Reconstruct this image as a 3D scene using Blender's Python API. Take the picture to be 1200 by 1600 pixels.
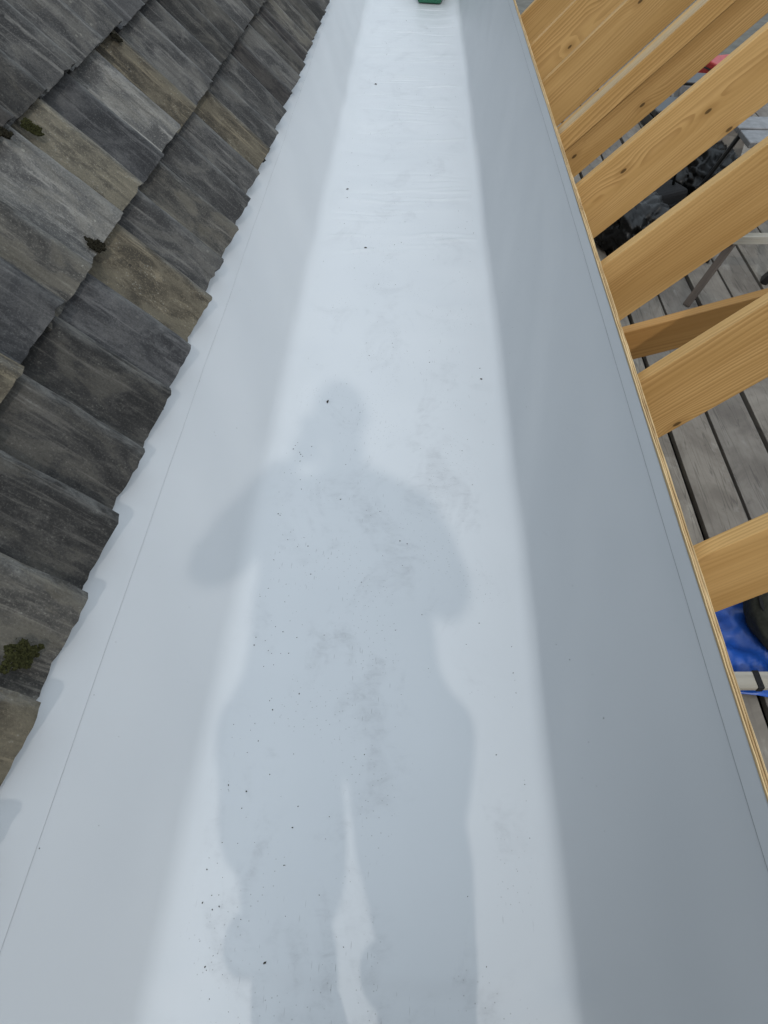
import bpy, bmesh, math, random
from mathutils import Vector, Matrix, noise, Quaternion

for o in list(bpy.data.objects):
    bpy.data.objects.remove(o, do_unlink=True)
scene = bpy.context.scene
COL = scene.collection
R = math.radians

# ------------------------------------------------------------------ camera
cam = bpy.data.cameras.new('camera')
cam.sensor_fit = 'VERTICAL'; cam.sensor_height = 24.0; cam.sensor_width = 18.0
cam.lens = 24.0 * 1075.0 / 1600.0
cam.clip_start = 0.02; cam.clip_end = 2000
camo = bpy.data.objects.new('camera', cam); COL.objects.link(camo)
camo.location = (0, 0, 1.5)
camo.rotation_euler = (R(90 - 48.708), 0, R(2.355))
scene.camera = camo

# ------------------------------------------------------------------ light
CLOUD = (9.7, 10.95, 11.95)
SUN_EL, SUN_AZ = 40.98, 10.735          # sun stands behind the camera, a little to its right
SUN_DIR = Vector((-0.1406, 0.7417, -0.6558)).normalized()   # way the light travels
world = bpy.data.worlds.new('World'); scene.world = world; world.use_nodes = True
wn = world.node_tree; wn.nodes.clear()
sky = wn.nodes.new('ShaderNodeTexSky'); sky.sky_type = 'NISHITA'; sky.sun_disc = False
sky.sun_elevation = R(SUN_EL)
sky.sun_rotation = math.atan2(-SUN_DIR.x, -SUN_DIR.y)
sky.air_density = 1.0; sky.dust_density = 2.0; sky.ozone_density = 1.0
# thin high cloud: a pale layer over the clear sky, brighter overhead than at the horizon (CIE overcast)
tc = wn.nodes.new('ShaderNodeTexCoord'); sx = wn.nodes.new('ShaderNodeSeparateXYZ'); wn.links.new(tc.outputs['Generated'], sx.inputs[0])
gr = wn.nodes.new('ShaderNodeMath'); gr.operation = 'MULTIPLY_ADD'; gr.use_clamp = True
wn.links.new(sx.outputs[2], gr.inputs[0]); gr.inputs[1].default_value = 0.667; gr.inputs[2].default_value = 0.333
cl = wn.nodes.new('ShaderNodeVectorMath'); cl.operation = 'SCALE'; cl.inputs[0].default_value = CLOUD
wn.links.new(gr.outputs[0], cl.inputs['Scale'])
mx = wn.nodes.new('ShaderNodeMix'); mx.data_type = 'RGBA'; mx.inputs['Factor'].default_value = 0.80
wn.links.new(sky.outputs[0], mx.inputs[6]); wn.links.new(cl.outputs[0], mx.inputs[7])
bg = wn.nodes.new('ShaderNodeBackground'); bg.inputs[1].default_value = 0.15
wo = wn.nodes.new('ShaderNodeOutputWorld')
wn.links.new(mx.outputs[2], bg.inputs[0]); wn.links.new(bg.outputs[0], wo.inputs[0])
sun = bpy.data.lights.new('sun', 'SUN'); sun.energy = 0.80; sun.angle = R(1.3); sun.color = (1.0, 0.96, 0.91)
suno = bpy.data.objects.new('sun', sun); COL.objects.link(suno)
suno.rotation_euler = SUN_DIR.to_track_quat('-Z', 'Y').to_euler()
vs = scene.view_settings
vs.view_transform = 'Standard'; vs.look = 'None'; vs.gamma = 1.0; vs.use_curve_mapping = False
vs.exposure = 0.0
cy = scene.cycles
cy.max_bounces = 5; cy.diffuse_bounces = 3; cy.glossy_bounces = 2; cy.transmission_bounces = 1; cy.transparent_max_bounces = 2
cy.caustics_reflective = False; cy.caustics_refractive = False
cy.use_adaptive_sampling = True; cy.adaptive_threshold = 0.02; cy.use_denoising = True

# ------------------------------------------------------------------ helpers
def tag(o, label=None, cat=None, group=None, kind=None):
    if label: o['label'] = label
    if cat: o['category'] = cat
    if group: o['group'] = group
    if kind: o['kind'] = kind
    return o
def empty(name, loc=(0, 0, 0), rot=(0, 0, 0)):
    o = bpy.data.objects.new(name, None); COL.objects.link(o)
    o.empty_display_size = 0.1; o.location = loc; o.rotation_euler = rot
    return o
def link(name, me, mat=None, parent=None):
    o = bpy.data.objects.new(name, me); COL.objects.link(o)
    if mat is not None and not me.materials: me.materials.append(mat)
    if parent is not None: o.parent = parent
    return o
def from_bm(name, bm, mat, parent=None, smooth=False, bevel=0.0):
    bmesh.ops.recalc_face_normals(bm, faces=bm.faces)
    if bevel:
        es = [e for e in bm.edges if len(e.link_faces) == 2 and e.calc_face_angle(0) > 0.6]
        bmesh.ops.bevel(bm, geom=es, offset=bevel, segments=2, affect='EDGES', profile=0.5)
    me = bpy.data.meshes.new(name); bm.to_mesh(me); bm.free()
    if smooth:
        for p in me.polygons: p.use_smooth = True
    return link(name, me, mat, parent)
def add_box(bm, c, s, rot=None):
    m = Matrix.Translation(c)
    if rot is not None: m = m @ rot.to_4x4()
    m = m @ Matrix.Diagonal((s[0], s[1], s[2], 1))
    return bmesh.ops.create_cube(bm, size=1.0, matrix=m)['verts']
def box_obj(name, c, s, mat, parent=None, rot=None, bevel=0.003):
    bm = bmesh.new(); add_box(bm, c, s, rot)
    return from_bm(name, bm, mat, parent, bevel=bevel)
def ring_loft(bm, rings, cap=True):
    """rings: lists of Vectors, same length; closed loops"""
    vr = [[bm.verts.new(p) for p in r] for r in rings]
    n = len(vr[0])
    for a, b in zip(vr, vr[1:]):
        for i in range(n):
            bm.faces.new((a[i], a[(i + 1) % n], b[(i + 1) % n], b[i]))
    if cap:
        bm.faces.new(vr[0][::-1]); bm.faces.new(vr[-1])
    return vr
def tube(bm, pts, rads, n=12, flat=1.0):
    pts = [Vector(p) for p in pts]
    rings = []
    ref = Vector((0, 0, 1))
    t0 = (pts[1] - pts[0]).normalized()
    if abs(t0.dot(ref)) > 0.9: ref = Vector((1, 0, 0))
    x = t0.cross(ref).normalized()
    for i, p in enumerate(pts):
        t = (pts[min(i + 1, len(pts) - 1)] - pts[max(i - 1, 0)]).normalized()
        x = (x - t * x.dot(t)).normalized(); y = t.cross(x)
        r = rads[i] if hasattr(rads, '__len__') else rads
        rings.append([p + x * (r * math.cos(2 * math.pi * k / n)) + y * (r * flat * math.sin(2 * math.pi * k / n)) for k in range(n)])
    ring_loft(bm, rings)
def nz(x, y=0.0, z=0.0):
    return noise.noise(Vector((x, y, z)))

# ------------------------------------------------------------------ materials
class NT:
    def __init__(s, name):
        s.m = bpy.data.materials.new(name); s.m.use_nodes = True
        s.t = s.m.node_tree; s.t.nodes.clear()
        s.out = s.n('ShaderNodeOutputMaterial'); s.b = s.n('ShaderNodeBsdfPrincipled')
        s.l(s.b.outputs[0], s.out.inputs[0])
    def n(s, t, **k):
        x = s.t.nodes.new(t)
        for a, v in k.items(): setattr(x, a, v)
        return x
    def l(s, a, b): s.t.links.new(a, b)
    def set(s, inp, v):
        if hasattr(v, 'is_output') or hasattr(v, 'links'): s.l(v, inp)
        else: inp.default_value = v
    def math(s, op, a, b=None, c=None, clamp=False):
        x = s.n('ShaderNodeMath', operation=op, use_clamp=clamp); s.set(x.inputs[0], a)
        if b is not None: s.set(x.inputs[1], b)
        if c is not None: s.set(x.inputs[2], c)
        return x.outputs[0]
    def mix(s, f, a, b, blend='MIX'):
        x = s.n('ShaderNodeMix', data_type='RGBA', blend_type=blend)
        s.set(x.inputs['Factor'], f)
        for i, v in ((6, a), (7, b)):
            if isinstance(v, (tuple, list)) and len(v) == 3: v = (*v, 1)
            s.set(x.inputs[i], v)
        return x.outputs[2]
    def mapping(s, vec, scale=(1, 1, 1), loc=(0, 0, 0), rot=(0, 0, 0)):
        x = s.n('ShaderNodeMapping'); s.l(vec, x.inputs[0])
        s.set(x.inputs['Scale'], scale); s.set(x.inputs['Location'], loc); s.set(x.inputs['Rotation'], rot)
        return x.outputs[0]
    def noise(s, vec, scale, detail=4, rough=0.55, dist=0.0):
        x = s.n('ShaderNodeTexNoise'); s.l(vec, x.inputs['Vector'])
        x.inputs['Scale'].default_value = scale; x.inputs['Detail'].default_value = detail
        x.inputs['Roughness'].default_value = rough; x.inputs['Distortion'].default_value = dist
        return x.outputs[0]
    def voro(s, vec, scale, feature='F1', out='Distance', rnd=1.0):
        x = s.n('ShaderNodeTexVoronoi', feature=feature); s.l(vec, x.inputs['Vector'])
        x.inputs['Scale'].default_value = scale; x.inputs['Randomness'].default_value = rnd
        return x.outputs[out]
    def ramp(s, f, a, b, smooth=True):
        x = s.n('ShaderNodeMapRange', interpolation_type='SMOOTHSTEP' if smooth else 'LINEAR')
        s.set(x.inputs[0], f); x.inputs[1].default_value = a; x.inputs[2].default_value = b
        return x.outputs[0]
    def bump(s, h, strength, dist=0.002):
        x = s.n('ShaderNodeBump'); x.inputs['Strength'].default_value = strength
        x.inputs['Distance'].default_value = dist; s.l(h, x.inputs['Height']); s.l(x.outputs[0], s.b.inputs['Normal'])
    def obj(s): return s.n('ShaderNodeTexCoord').outputs['Object']
    def info(s): return s.n('ShaderNodeObjectInfo')
    def xyz(s, v):
        x = s.n('ShaderNodeSeparateXYZ'); s.l(v, x.inputs[0]); return x.outputs
    def comb(s, x, y, z):
        c = s.n('ShaderNodeCombineXYZ')
        for i, v in enumerate((x, y, z)): s.set(c.inputs[i], v)
        return c.outputs[0]
    def fin(s, col, rough=0.6, spec=0.4, metal=0.0):
        if isinstance(col, (tuple, list)): col = (*col[:3], 1)
        s.set(s.b.inputs['Base Color'], col); s.set(s.b.inputs['Roughness'], rough)
        s.b.inputs['Specular IOR Level'].default_value = spec; s.b.inputs['Metallic'].default_value = metal
        return s.m

def mat_membrane():
    s = NT('pvc_membrane'); o = s.obj(); X, Y, Z = s.xyz(o)
    def n2(vec, scale, detail, rough=0.55, dist=0.0):
        x = s.n('ShaderNodeTexNoise', noise_dimensions='2D'); s.l(vec, x.inputs['Vector'])
        x.inputs['Scale'].default_value = scale; x.inputs['Detail'].default_value = detail
        x.inputs['Roughness'].default_value = rough; x.inputs['Distortion'].default_value = dist
        return x.outputs[0]
    def v2(vec, scale=1.0):
        x = s.n('ShaderNodeTexVoronoi', voronoi_dimensions='2D'); s.l(vec, x.inputs['Vector'])
        x.inputs['Scale'].default_value = scale; return x.outputs['Distance']
    c = s.mix(s.noise(o, 2.2, 2), (0.530, 0.548, 0.565), (0.600, 0.612, 0.622))
    # foot scuffs on the walkable floor: patchy, streaked across and along
    floor = s.math('MULTIPLY', s.ramp(X, -0.43, -0.30), s.ramp(X, 0.33, 0.18))
    walked = s.ramp(Y, 2.6, 0.9)
    big = s.ramp(n2(s.mapping(o, (5.5, 4.0, 1)), 1.0, 4, 0.65, 0.5), 0.45, 0.78)
    st = s.ramp(n2(s.mapping(o, (24, 44, 1)), 1.0, 5, 0.75, 0.3), 0.40, 0.84)
    dirt = s.math('MULTIPLY', s.math('MULTIPLY', big, st), s.math('MULTIPLY', floor, s.math('MULTIPLY_ADD', walked, 0.65, 0.35)))
    c = s.mix(s.math('MULTIPLY', dirt, 0.50), c, (0.25, 0.25, 0.265))
    wash = s.math('MULTIPLY', s.ramp(big, 0.1, 1.0), floor)
    c = s.mix(s.math('MULTIPLY', wash, 0.22), c, (0.40, 0.41, 0.425))
    # ground-in dots and short scratches
    dm = s.math('MULTIPLY', s.math('MULTIPLY', s.ramp(v2(o, 46), 0.07, 0.03), s.ramp(n2(o, 5, 2), 0.50, 0.66)), floor)
    c = s.mix(s.math('MULTIPLY', dm, 0.6), c, (0.18, 0.18, 0.17))
    def scratch(rot, sc, off, thr):
        return s.ramp(v2(s.mapping(o, sc, off, (0, 0, rot))), thr, thr * 0.35)
    sc = s.math('MAXIMUM', scratch(0.22, (46, 5, 1), (0, 0, 0), 0.045), scratch(-0.95, (60, 7, 1), (4, 9, 0), 0.035))
    sc = s.math('MULTIPLY', s.math('MULTIPLY', sc, s.ramp(n2(o, 3.1, 1), 0.52, 0.66)), floor)
    c = s.mix(s.math('MULTIPLY', sc, 0.55), c, (0.22, 0.22, 0.22))
    return s.fin(c, 0.42, 0.35)

def mat_plain(name, col, rough=0.6, spec=0.4, var=0.25, scale=30, bump=0.15, metal=0.0):
    s = NT(name); o = s.obj()
    f = s.noise(o, scale, 5, 0.6)
    d = tuple(v * (1 - var) for v in col); e = tuple(min(1, v * (1 + var)) for v in col)
    c = s.mix(s.ramp(f, 0.25, 0.75), d, e)
    c = s.mix(s.math('MULTIPLY', s.ramp(s.noise(o, scale * 0.22, 3), 0.5, 0.8), var), c, tuple(v * 0.45 for v in col))
    if bump: s.bump(f, bump, 0.002)
    return s.fin(c, rough, spec, metal)

def mat_wood(name, light, mid, dark, ring=0.009, knots=True, rough=0.6, weather=0.0, wcol=(0.35, 0.34, 0.31)):
    """sawn softwood: growth rings about an off-set pith, long axis = local x"""
    s = NT(name); o = s.obj(); inf = s.info(); rn = inf.outputs['Random']
    off = s.math('MULTIPLY', rn, 37.0)
    X, Y, Z = s.xyz(o)
    Xo = s.math('ADD', X, off)
    p = s.comb(Xo, Y, Z)
    # knots: sparse elongated cells
    kv = s.comb(s.math('MULTIPLY', Xo, 3.4), s.math('MULTIPLY_ADD', Z, 7.5, s.math('MULTIPLY', rn, 90.0)), 0.0)
    vn = s.n('ShaderNodeTexVoronoi', feature='F1', voronoi_dimensions='2D'); s.l(kv, vn.inputs['Vector']); vn.inputs['Scale'].default_value = 1.0
    kd = vn.outputs['Distance']; kc = s.xyz(vn.outputs['Color'])[0]
    ksel = s.ramp(kc, 0.56, 0.62) if knots else s.math('MULTIPLY', kc, 0.0)
    kpush = s.math('MULTIPLY', s.ramp(kd, 0.36, 0.0), ksel)
    w1 = s.noise(s.mapping(p, (0.7, 5, 5)), 1.0, 3, 0.5)
    w2 = s.noise(s.mapping(p, (5, 26, 26)), 1.0, 3, 0.55)
    py = s.math('ADD', Y, s.math('MULTIPLY_ADD', rn, 0.05, 0.02))
    pz = s.math('ADD', Z, s.math('MULTIPLY_ADD', s.math('FRACT', s.math('MULTIPLY', rn, 7.31)), 0.30, -0.10))
    r = s.math('SQRT', s.math('ADD', s.math('MULTIPLY', py, py), s.math('MULTIPLY', pz, pz)))
    r = s.math('ADD', r, s.math('MULTIPLY', w1, 0.085))
    r = s.math('ADD', r, s.math('MULTIPLY', w2, 0.007))
    r = s.math('ADD', r, s.math('MULTIPLY', kpush, 0.015))
    r = s.math('ADD', r, s.math('MULTIPLY', s.noise(s.comb(s.math('MULTIPLY', r, 42.0), s.math('MULTIPLY', rn, 31.0), s.math('MULTIPLY', Xo, 0.5)), 1.0, 2), 0.016))
    fr = s.math('FRACT', s.math('MULTIPLY', r, 1.0 / ring))
    late = s.math('MULTIPLY', s.ramp(fr, 0.15, 0.86), s.ramp(fr, 1.0, 0.90))
    late = s.math('MULTIPLY', late, s.math('MULTIPLY_ADD', s.ramp(s.noise(s.mapping(p, (0.6, 16, 16), (3, 3, 3)), 1.0, 3, 0.6), 0.34, 0.66), 0.95, 0.15))
    band = s.ramp(s.noise(s.mapping(p, (0.9, 14, 14)), 1.0, 4, 0.6), 0.3, 0.72)
    fib = s.noise(s.mapping(p, (6, 300, 300)), 1.0, 3, 0.6)
    c = s.mix(band, light, mid)
    c = s.mix(s.math('MULTIPLY', late, 0.52), c, dark)
    c = s.mix(s.math('MULTIPLY', s.ramp(fib, 0.5, 0.8), 0.22), c, dark)
    kn = s.math('MULTIPLY', s.ramp(kd, 0.046, 0.026), ksel)
    kh = s.math('MULTIPLY', s.ramp(kd, 0.15, 0.05), ksel)
    c = s.mix(s.math('MULTIPLY', kh, 0.35), c, dark)
    c = s.mix(s.math('MULTIPLY', kn, 0.85), c, tuple(v * 0.22 for v in dark))
    if weather:
        wm = s.ramp(s.noise(s.mapping(p, (2.5, 9, 9)), 1.0, 5, 0.65), 0.5 - weather * 0.4, 0.85 - weather * 0.4)
        c = s.mix(wm, c, wcol)
        c = s.mix(s.math('MULTIPLY', s.ramp(s.noise(s.mapping(p, (4, 6, 6)), 1.0, 6, 0.7), 0.52, 0.75), 0.6), c, tuple(v * 0.35 for v in wcol))
    c = s.mix(1.0, c, s.mix(s.math('FRACT', s.math('MULTIPLY', rn, 13.7)), (0.86, 0.85, 0.82), (1.10, 1.09, 1.06)), 'MULTIPLY')
    s.bump(s.math('ADD', s.math('MULTIPLY', late, 0.5), fib), 0.22, 0.0012)
    return s.fin(c, rough, 0.3)

def mat_tile():
    """fired clay pantile, weathered; object colour = body tone, alpha = lichen"""
    s = NT('weathered_clay_tile'); o = s.obj(); inf = s.info(); rn = inf.outputs['Random']
    base = inf.outputs['Color']; lich = inf.outputs['Alpha']
    off = s.math('MULTIPLY', rn, 61.0)
    X, Y, Z = s.xyz(o)
    p = s.comb(s.math('ADD', X, off), s.math('ADD', Y, off), Z)
    cloud = s.noise(s.mapping(p, (6, 10, 8)), 1.0, 5, 0.66, 0.6)
    cloud2 = s.noise(s.mapping(p, (11, 24, 8), (4, 2, 1)), 1.0, 5, 0.70, 0.4)
    streak = s.noise(s.mapping(p, (4.0, 62, 10)), 1.0, 4, 0.62, 0.3)      # x = up the slope, y = across
    grit = s.noise(p, 210, 2, 0.7)
    dk = s.mix(1.0, base, (0.36, 0.36, 0.37), 'MULTIPLY')
    lt = s.mix(1.0, base, (1.85, 1.82, 1.76), 'MULTIPLY')
    c = s.mix(s.ramp(cloud, 0.36, 0.62), base, dk)
    c = s.mix(s.math('MULTIPLY', s.ramp(cloud2, 0.50, 0.72), 0.55), c, lt)
    c = s.mix(s.math('MULTIPLY', s.ramp(cloud2, 0.46, 0.28), 0.70), c, dk)
    c = s.mix(s.math('MULTIPLY', s.ramp(streak, 0.53, 0.70), 0.70), c, lt)
    c = s.mix(s.math('MULTIPLY', s.ramp(streak, 0.47, 0.30), 0.70), c, dk)
    # rubbed, chalky roll along the raised lip, broken up by noise
    lip = s.math('MULTIPLY', s.ramp(Y, 0.040, 0.004), s.ramp(cloud2, 0.36, 0.62))
    c = s.mix(s.math('MULTIPLY', lip, 0.45), c, (0.20, 0.198, 0.188))
    chalk = s.math('MULTIPLY', s.ramp(streak, 0.60, 0.72), s.ramp(cloud, 0.46, 0.34))
    c = s.mix(s.math('MULTIPLY', chalk, 0.5), c, (0.22, 0.216, 0.205))
    c = s.mix(s.math('MULTIPLY', s.ramp(grit, 0.52, 0.74), 0.55), c, dk)
    c = s.mix(s.math('MULTIPLY', s.ramp(grit, 0.48, 0.28), 0.40), c, lt)
    brown = s.math('MULTIPLY', s.ramp(cloud, 0.52, 0.40), lich)
    c = s.mix(s.math('MULTIPLY', brown, 0.55), c, (0.105, 0.092, 0.066))
    sp = s.math('MULTIPLY', s.ramp(s.voro(p, 120), 0.32, 0.14), s.ramp(cloud2, 0.50, 0.60))
    c = s.mix(s.math('MULTIPLY', s.math('MULTIPLY', sp, lich), 0.55), c, (0.26, 0.255, 0.22))
    vb = s.voro(p, 19)
    pit = s.math('MULTIPLY', s.ramp(vb, 0.10, 0.06), s.ramp(cloud, 0.55, 0.60))
    c = s.mix(s.math('MULTIPLY', pit, 0.8), c, (0.014, 0.014, 0.014))
    blot = s.math('MULTIPLY', s.math('MULTIPLY', s.ramp(vb, 0.10, 0.07), s.ramp(cloud, 0.45, 0.42)), lich)
    c = s.mix(s.math('MULTIPLY', blot, 0.8), c, (0.34, 0.33, 0.28))
    h = s.math('ADD', s.math('MULTIPLY', cloud2, 0.8), s.math('MULTIPLY', grit, 0.4))
    s.bump(h, 0.8, 0.004)
    return s.fin(c, 0.8, 0.25)

def mat_plank():
    """grey, foot-worn boards; long axis = local x"""
    s = NT('weathered_grey_board'); o = s.obj(); rn = s.info().outputs['Random']
    off = s.math('MULTIPLY', rn, 43.0); X, Y, Z = s.xyz(o)
    p = s.comb(s.math('ADD', X, off), s.math('ADD', Y, off), Z)
    grain = s.noise(s.mapping(p, (3.0, 60, 20)), 1.0, 5, 0.6, 0.2)
    cloud = s.noise(s.mapping(p, (3.5, 6, 3)), 1.0, 6, 0.65, 0.7)
    c = s.mix(s.ramp(cloud, 0.33, 0.68), (0.225, 0.202, 0.172), (0.150, 0.132, 0.112))
    c = s.mix(s.math('MULTIPLY', s.ramp(grain, 0.48, 0.80), 0.42), c, (0.085, 0.072, 0.060))
    c = s.mix(s.math('MULTIPLY', s.ramp(s.noise(p, 13, 6, 0.7), 0.56, 0.78), 0.65), c, (0.075, 0.068, 0.060))
    c = s.mix(s.math('MULTIPLY', s.ramp(s.noise(s.mapping(p, (6, 9, 3), (5, 5, 5)), 1.0, 4, 0.6), 0.58, 0.75), 0.5), c, (0.36, 0.345, 0.31))
    crack = s.ramp(s.math('ABSOLUTE', s.math('SUBTRACT', s.noise(s.mapping(p, (0.7, 13, 3)), 1.0, 3, 0.5), 0.5)), 0.010, 0.002)
    c = s.mix(s.math('MULTIPLY', crack, 0.35), c, (0.04, 0.036, 0.032))
    c = s.mix(1.0, c, s.mix(rn, (0.82, 0.82, 0.84), (1.15, 1.13, 1.10)), 'MULTIPLY')
    s.bump(s.math('SUBTRACT', grain, s.math('MULTIPLY', crack, 0.8)), 0.25, 0.002)
    return s.fin(c, 0.8, 0.25)

M = {}
M['pvc'] = mat_membrane()
M['pvc_core'] = mat_plain('pvc_dark_core', (0.20, 0.205, 0.22), 0.6, 0.3)
M['spruce'] = mat_wood('spruce', (0.61, 0.385, 0.158), (0.47, 0.278, 0.098), (0.31, 0.162, 0.050))
M['spruce_old'] = mat_wood('spruce_waney', (0.64, 0.44, 0.20), (0.55, 0.36, 0.15), (0.34, 0.20, 0.08), weather=0.12, wcol=(0.55, 0.46, 0.32))
M['spruce_dark'] = mat_wood('spruce_aged', (0.50, 0.285, 0.10), (0.42, 0.225, 0.072), (0.27, 0.135, 0.043))
M['veneer_light'] = mat_wood('veneer_light', (0.66, 0.50, 0.29), (0.58, 0.42, 0.22), (0.42, 0.27, 0.12), ring=0.02, knots=False, rough=0.7)
M['veneer_dark'] = mat_wood('veneer_end', (0.46, 0.31, 0.16), (0.50, 0.36, 0.19), (0.30, 0.185, 0.08), ring=0.02, knots=False, rough=0.75)
M['bark'] = mat_wood('inner_bark', (0.52, 0.38, 0.22), (0.44, 0.31, 0.165), (0.26, 0.17, 0.08), weather=0.12, wcol=(0.46, 0.38, 0.26))
M['tile'] = mat_tile()
M['plank'] = mat_plank()
M['grey_plank'] = mat_wood('silvered_lath', (0.40, 0.37, 0.31), (0.33, 0.30, 0.25), (0.17, 0.15, 0.12), ring=0.012, weather=0.3, wcol=(0.36, 0.35, 0.33), rough=0.8)
M['void'] = mat_plain('dark_floor_void', (0.05, 0.045, 0.04), 0.9, 0.2)  # for the joists and the unseen board added to close the cavity
M['wall'] = mat_plain('lime_render', (0.30, 0.28, 0.25), 0.9, 0.2)
M['ground'] = mat_plain('yard_ground', (0.12, 0.115, 0.10), 0.9, 0.2, scale=3)
M['batten'] = mat_wood('batten', (0.45, 0.30, 0.15), (0.36, 0.23, 0.11), (0.2, 0.12, 0.05))
M['felt'] = mat_plain('roof_felt', (0.03, 0.03, 0.032), 0.85, 0.2)
M['moss'] = mat_plain('moss', (0.030, 0.030, 0.011), 0.95, 0.1, var=0.6, scale=160, bump=0.6)
M['moss_dead'] = mat_plain('dark_moss', (0.018, 0.016, 0.010), 0.95, 0.1, var=0.6, scale=160, bump=0.6)
M['grit'] = mat_plain('grit', (0.045, 0.038, 0.030), 0.9, 0.2, var=0.6, scale=300)
M['black_plastic'] = mat_plain('black_plastic', (0.012, 0.012, 0.013), 0.32, 0.5, bump=0.05)
M['black_bag'] = mat_plain('black_sheet', (0.005, 0.005, 0.005), 0.38, 0.35, bump=0.05)
M['black_cloth'] = mat_plain('black_canvas', (0.018, 0.018, 0.019), 0.85, 0.2, scale=120)
M['olive'] = mat_plain('olive_canvas', (0.040, 0.041, 0.032), 0.85, 0.2, scale=90)
M['tarp'] = mat_plain('blue_tarpaulin', (0.016, 0.080, 0.37), 0.36, 0.5, scale=14, var=0.2, bump=0.1)
M['red'] = mat_plain('red_plastic', (0.34, 0.018, 0.016), 0.4, 0.5)
M['green'] = mat_plain('green_plastic', (0.018, 0.13, 0.070), 0.4, 0.5, var=0.15)
M['zinc'] = mat_plain('dull_metal', (0.20, 0.20, 0.205), 0.5, 0.5, scale=18, metal=0.3)
M['brown_wood'] = mat_wood('dark_trestle_wood', (0.15, 0.122, 0.105), (0.115, 0.092, 0.08), (0.06, 0.046, 0.040), knots=False, rough=0.8)

# ================================================================== GUTTER LINING
BL, BR, RP = R(57.0), R(76.0), R(45.8)          # left side, right side, rafter pitch
XL, XR = -0.422, 0.335
FILL = 0.045                                     # bend radius run on each side of the crease
RIGHT_LEN = 0.6047
Y0, Y1 = -1.4, 9.6
dL = Vector((-math.cos(BL), 0, math.sin(BL))); nL = Vector((math.sin(BL), 0, math.cos(BL)))
dR = Vector((math.cos(BR), 0, math.sin(BR))); nR = Vector((-math.sin(BR), 0, math.cos(BR)))
cL = Vector((XL, 0, 0)); cR = Vector((XR, 0, 0))
def bend(c, da, db, f, n=9):
    """quadratic bend between c+da*f and c+db*f"""
    a = c + da * f; b = c + db * f; r = []
    for i in range(n + 1):
        t = i / n; r.append(a * (1 - t) ** 2 + c * (2 * t * (1 - t)) + b * t * t)
    return r
prof = []
LEFT_TOP = 0.452
for i in range(16): prof.append(cL + dL * (LEFT_TOP + (FILL - LEFT_TOP) * i / 16))
prof += bend(cL, dL, Vector((1, 0, 0)), FILL)
a0 = cL + Vector((FILL, 0, 0)); a1 = cR - Vector((FILL, 0, 0))
for i in range(1, 32): prof.append(a0.lerp(a1, i / 32))
prof += bend(cR, Vector((-1, 0, 0)), dR, FILL)
for i in range(1, 15): prof.append(cR + dR * (FILL + (RIGHT_LEN - FILL) * i / 14))
ys = []
y = Y0
while y < Y1:
    ys.append(y); y += 0.012 if 0 < y < 1.8 else (0.007 if 1.8 <= y < 6.9 else 0.03)
_cr = random.Random(77)
CREASES = [(_cr.uniform(2.75, 6.8), _cr.uniform(-0.30, 0.22), _cr.uniform(0.05, 0.16), _cr.uniform(-0.10, 0.10), _cr.uniform(0.006, 0.014), _cr.uniform(0.0016, 0.0056) * _cr.choice((1, 1, -0.7))) for _ in range(64)]
def sag(p, yy):
    """height of the loose sheet above its base: long slow waves, cross wrinkles, one welded fold"""
    onfloor = max(0.0, min(1.0, (p.x - XL - 0.02) / 0.06)) * max(0.0, min(1.0, (XR - 0.02 - p.x) / 0.06))
    w = 0.0022 * nz(p.x * 3 + 5, yy * 1.1, p.z * 3) + 0.0009 * nz(p.x * 9, yy * 4, p.z * 9 + 3)
    far = max(0.0, min(1.0, (yy - 1.7) / 1.0))
    wr = nz(p.x * 1.7 + 11, yy * 13.0 + 0.8 * nz(p.x * 4, yy * 2), 4.2)
    w += onfloor * far * 0.0046 * wr * (0.45 + nz(p.x * 2, yy * 1.3, 9.0))
    if onfloor > 0 and yy > 1.9:
        for (cy_, cx_, cw_, sl, wd, am) in CREASES:
            dy = yy - cy_ - sl * (p.x - cx_) - 0.012 * math.sin((p.x - cx_) * 17 + cy_ * 9)
            if abs(dy) < 3 * wd:
                w += onfloor * am * math.exp(-(dy / wd) ** 2 - ((p.x - cx_) / cw_) ** 2)
    # the welded cross lap near the photographer
    ly = 0.178 + 0.006 * nz(p.x * 5, 0, 1)
    w -= 0.0030 * onfloor / (1 + math.exp(max(-40, min(40, (yy - ly) / 0.0045))))
    bl = math.exp(-((p.x - 0.30) / 0.05) ** 2 - ((yy - 0.155) / 0.03) ** 2)
    bl2 = math.exp(-((p.x + 0.39) / 0.05) ** 2 - ((yy - 0.165) / 0.03) ** 2)
    # gentle blisters on the sides
    topfade = max(0.0, min(1.0, (0.52 - p.z) / 0.10)) if p.x > 0 else max(0.0, min(1.0, (0.40 - p.z) / 0.10))
    bl3 = (1 - onfloor) * topfade * 0.0095 * max(0.0, nz(p.x * 2 + 3, yy * 2.3 - p.z * 4, 8) + 0.32)
    return w + bl3 + 0.007 * bl + 0.003 * bl2
bm = bmesh.new(); grid = []
for yy in ys:
    row = []
    for i, p in enumerate(prof):
        t = (prof[min(i + 1, len(prof) - 1)] - prof[max(i - 1, 0)]).normalized()
        n = Vector((-t.z, 0, t.x))
        wob = 0.004 * nz(yy * 0.9, 0.0, 3.0) if 14 < i < 30 else (0.004 * nz(yy * 1.2, 4.0, 6.0) if 54 < i < 72 else 0.0)
        q = p + n * sag(p, yy) + Vector((wob, yy, 0))
        row.append(bm.verts.new(q))
    grid.append(row)
for a, b in zip(grid, grid[1:]):
    for i in range(len(a) - 1): bm.faces.new((a[i], a[i + 1], b[i + 1], b[i]))
lining = empty('gutter_lining', (0, 0, 0))
tag(lining, 'pale grey plastic membrane lining the wide roof gutter', 'gutter lining')
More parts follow.
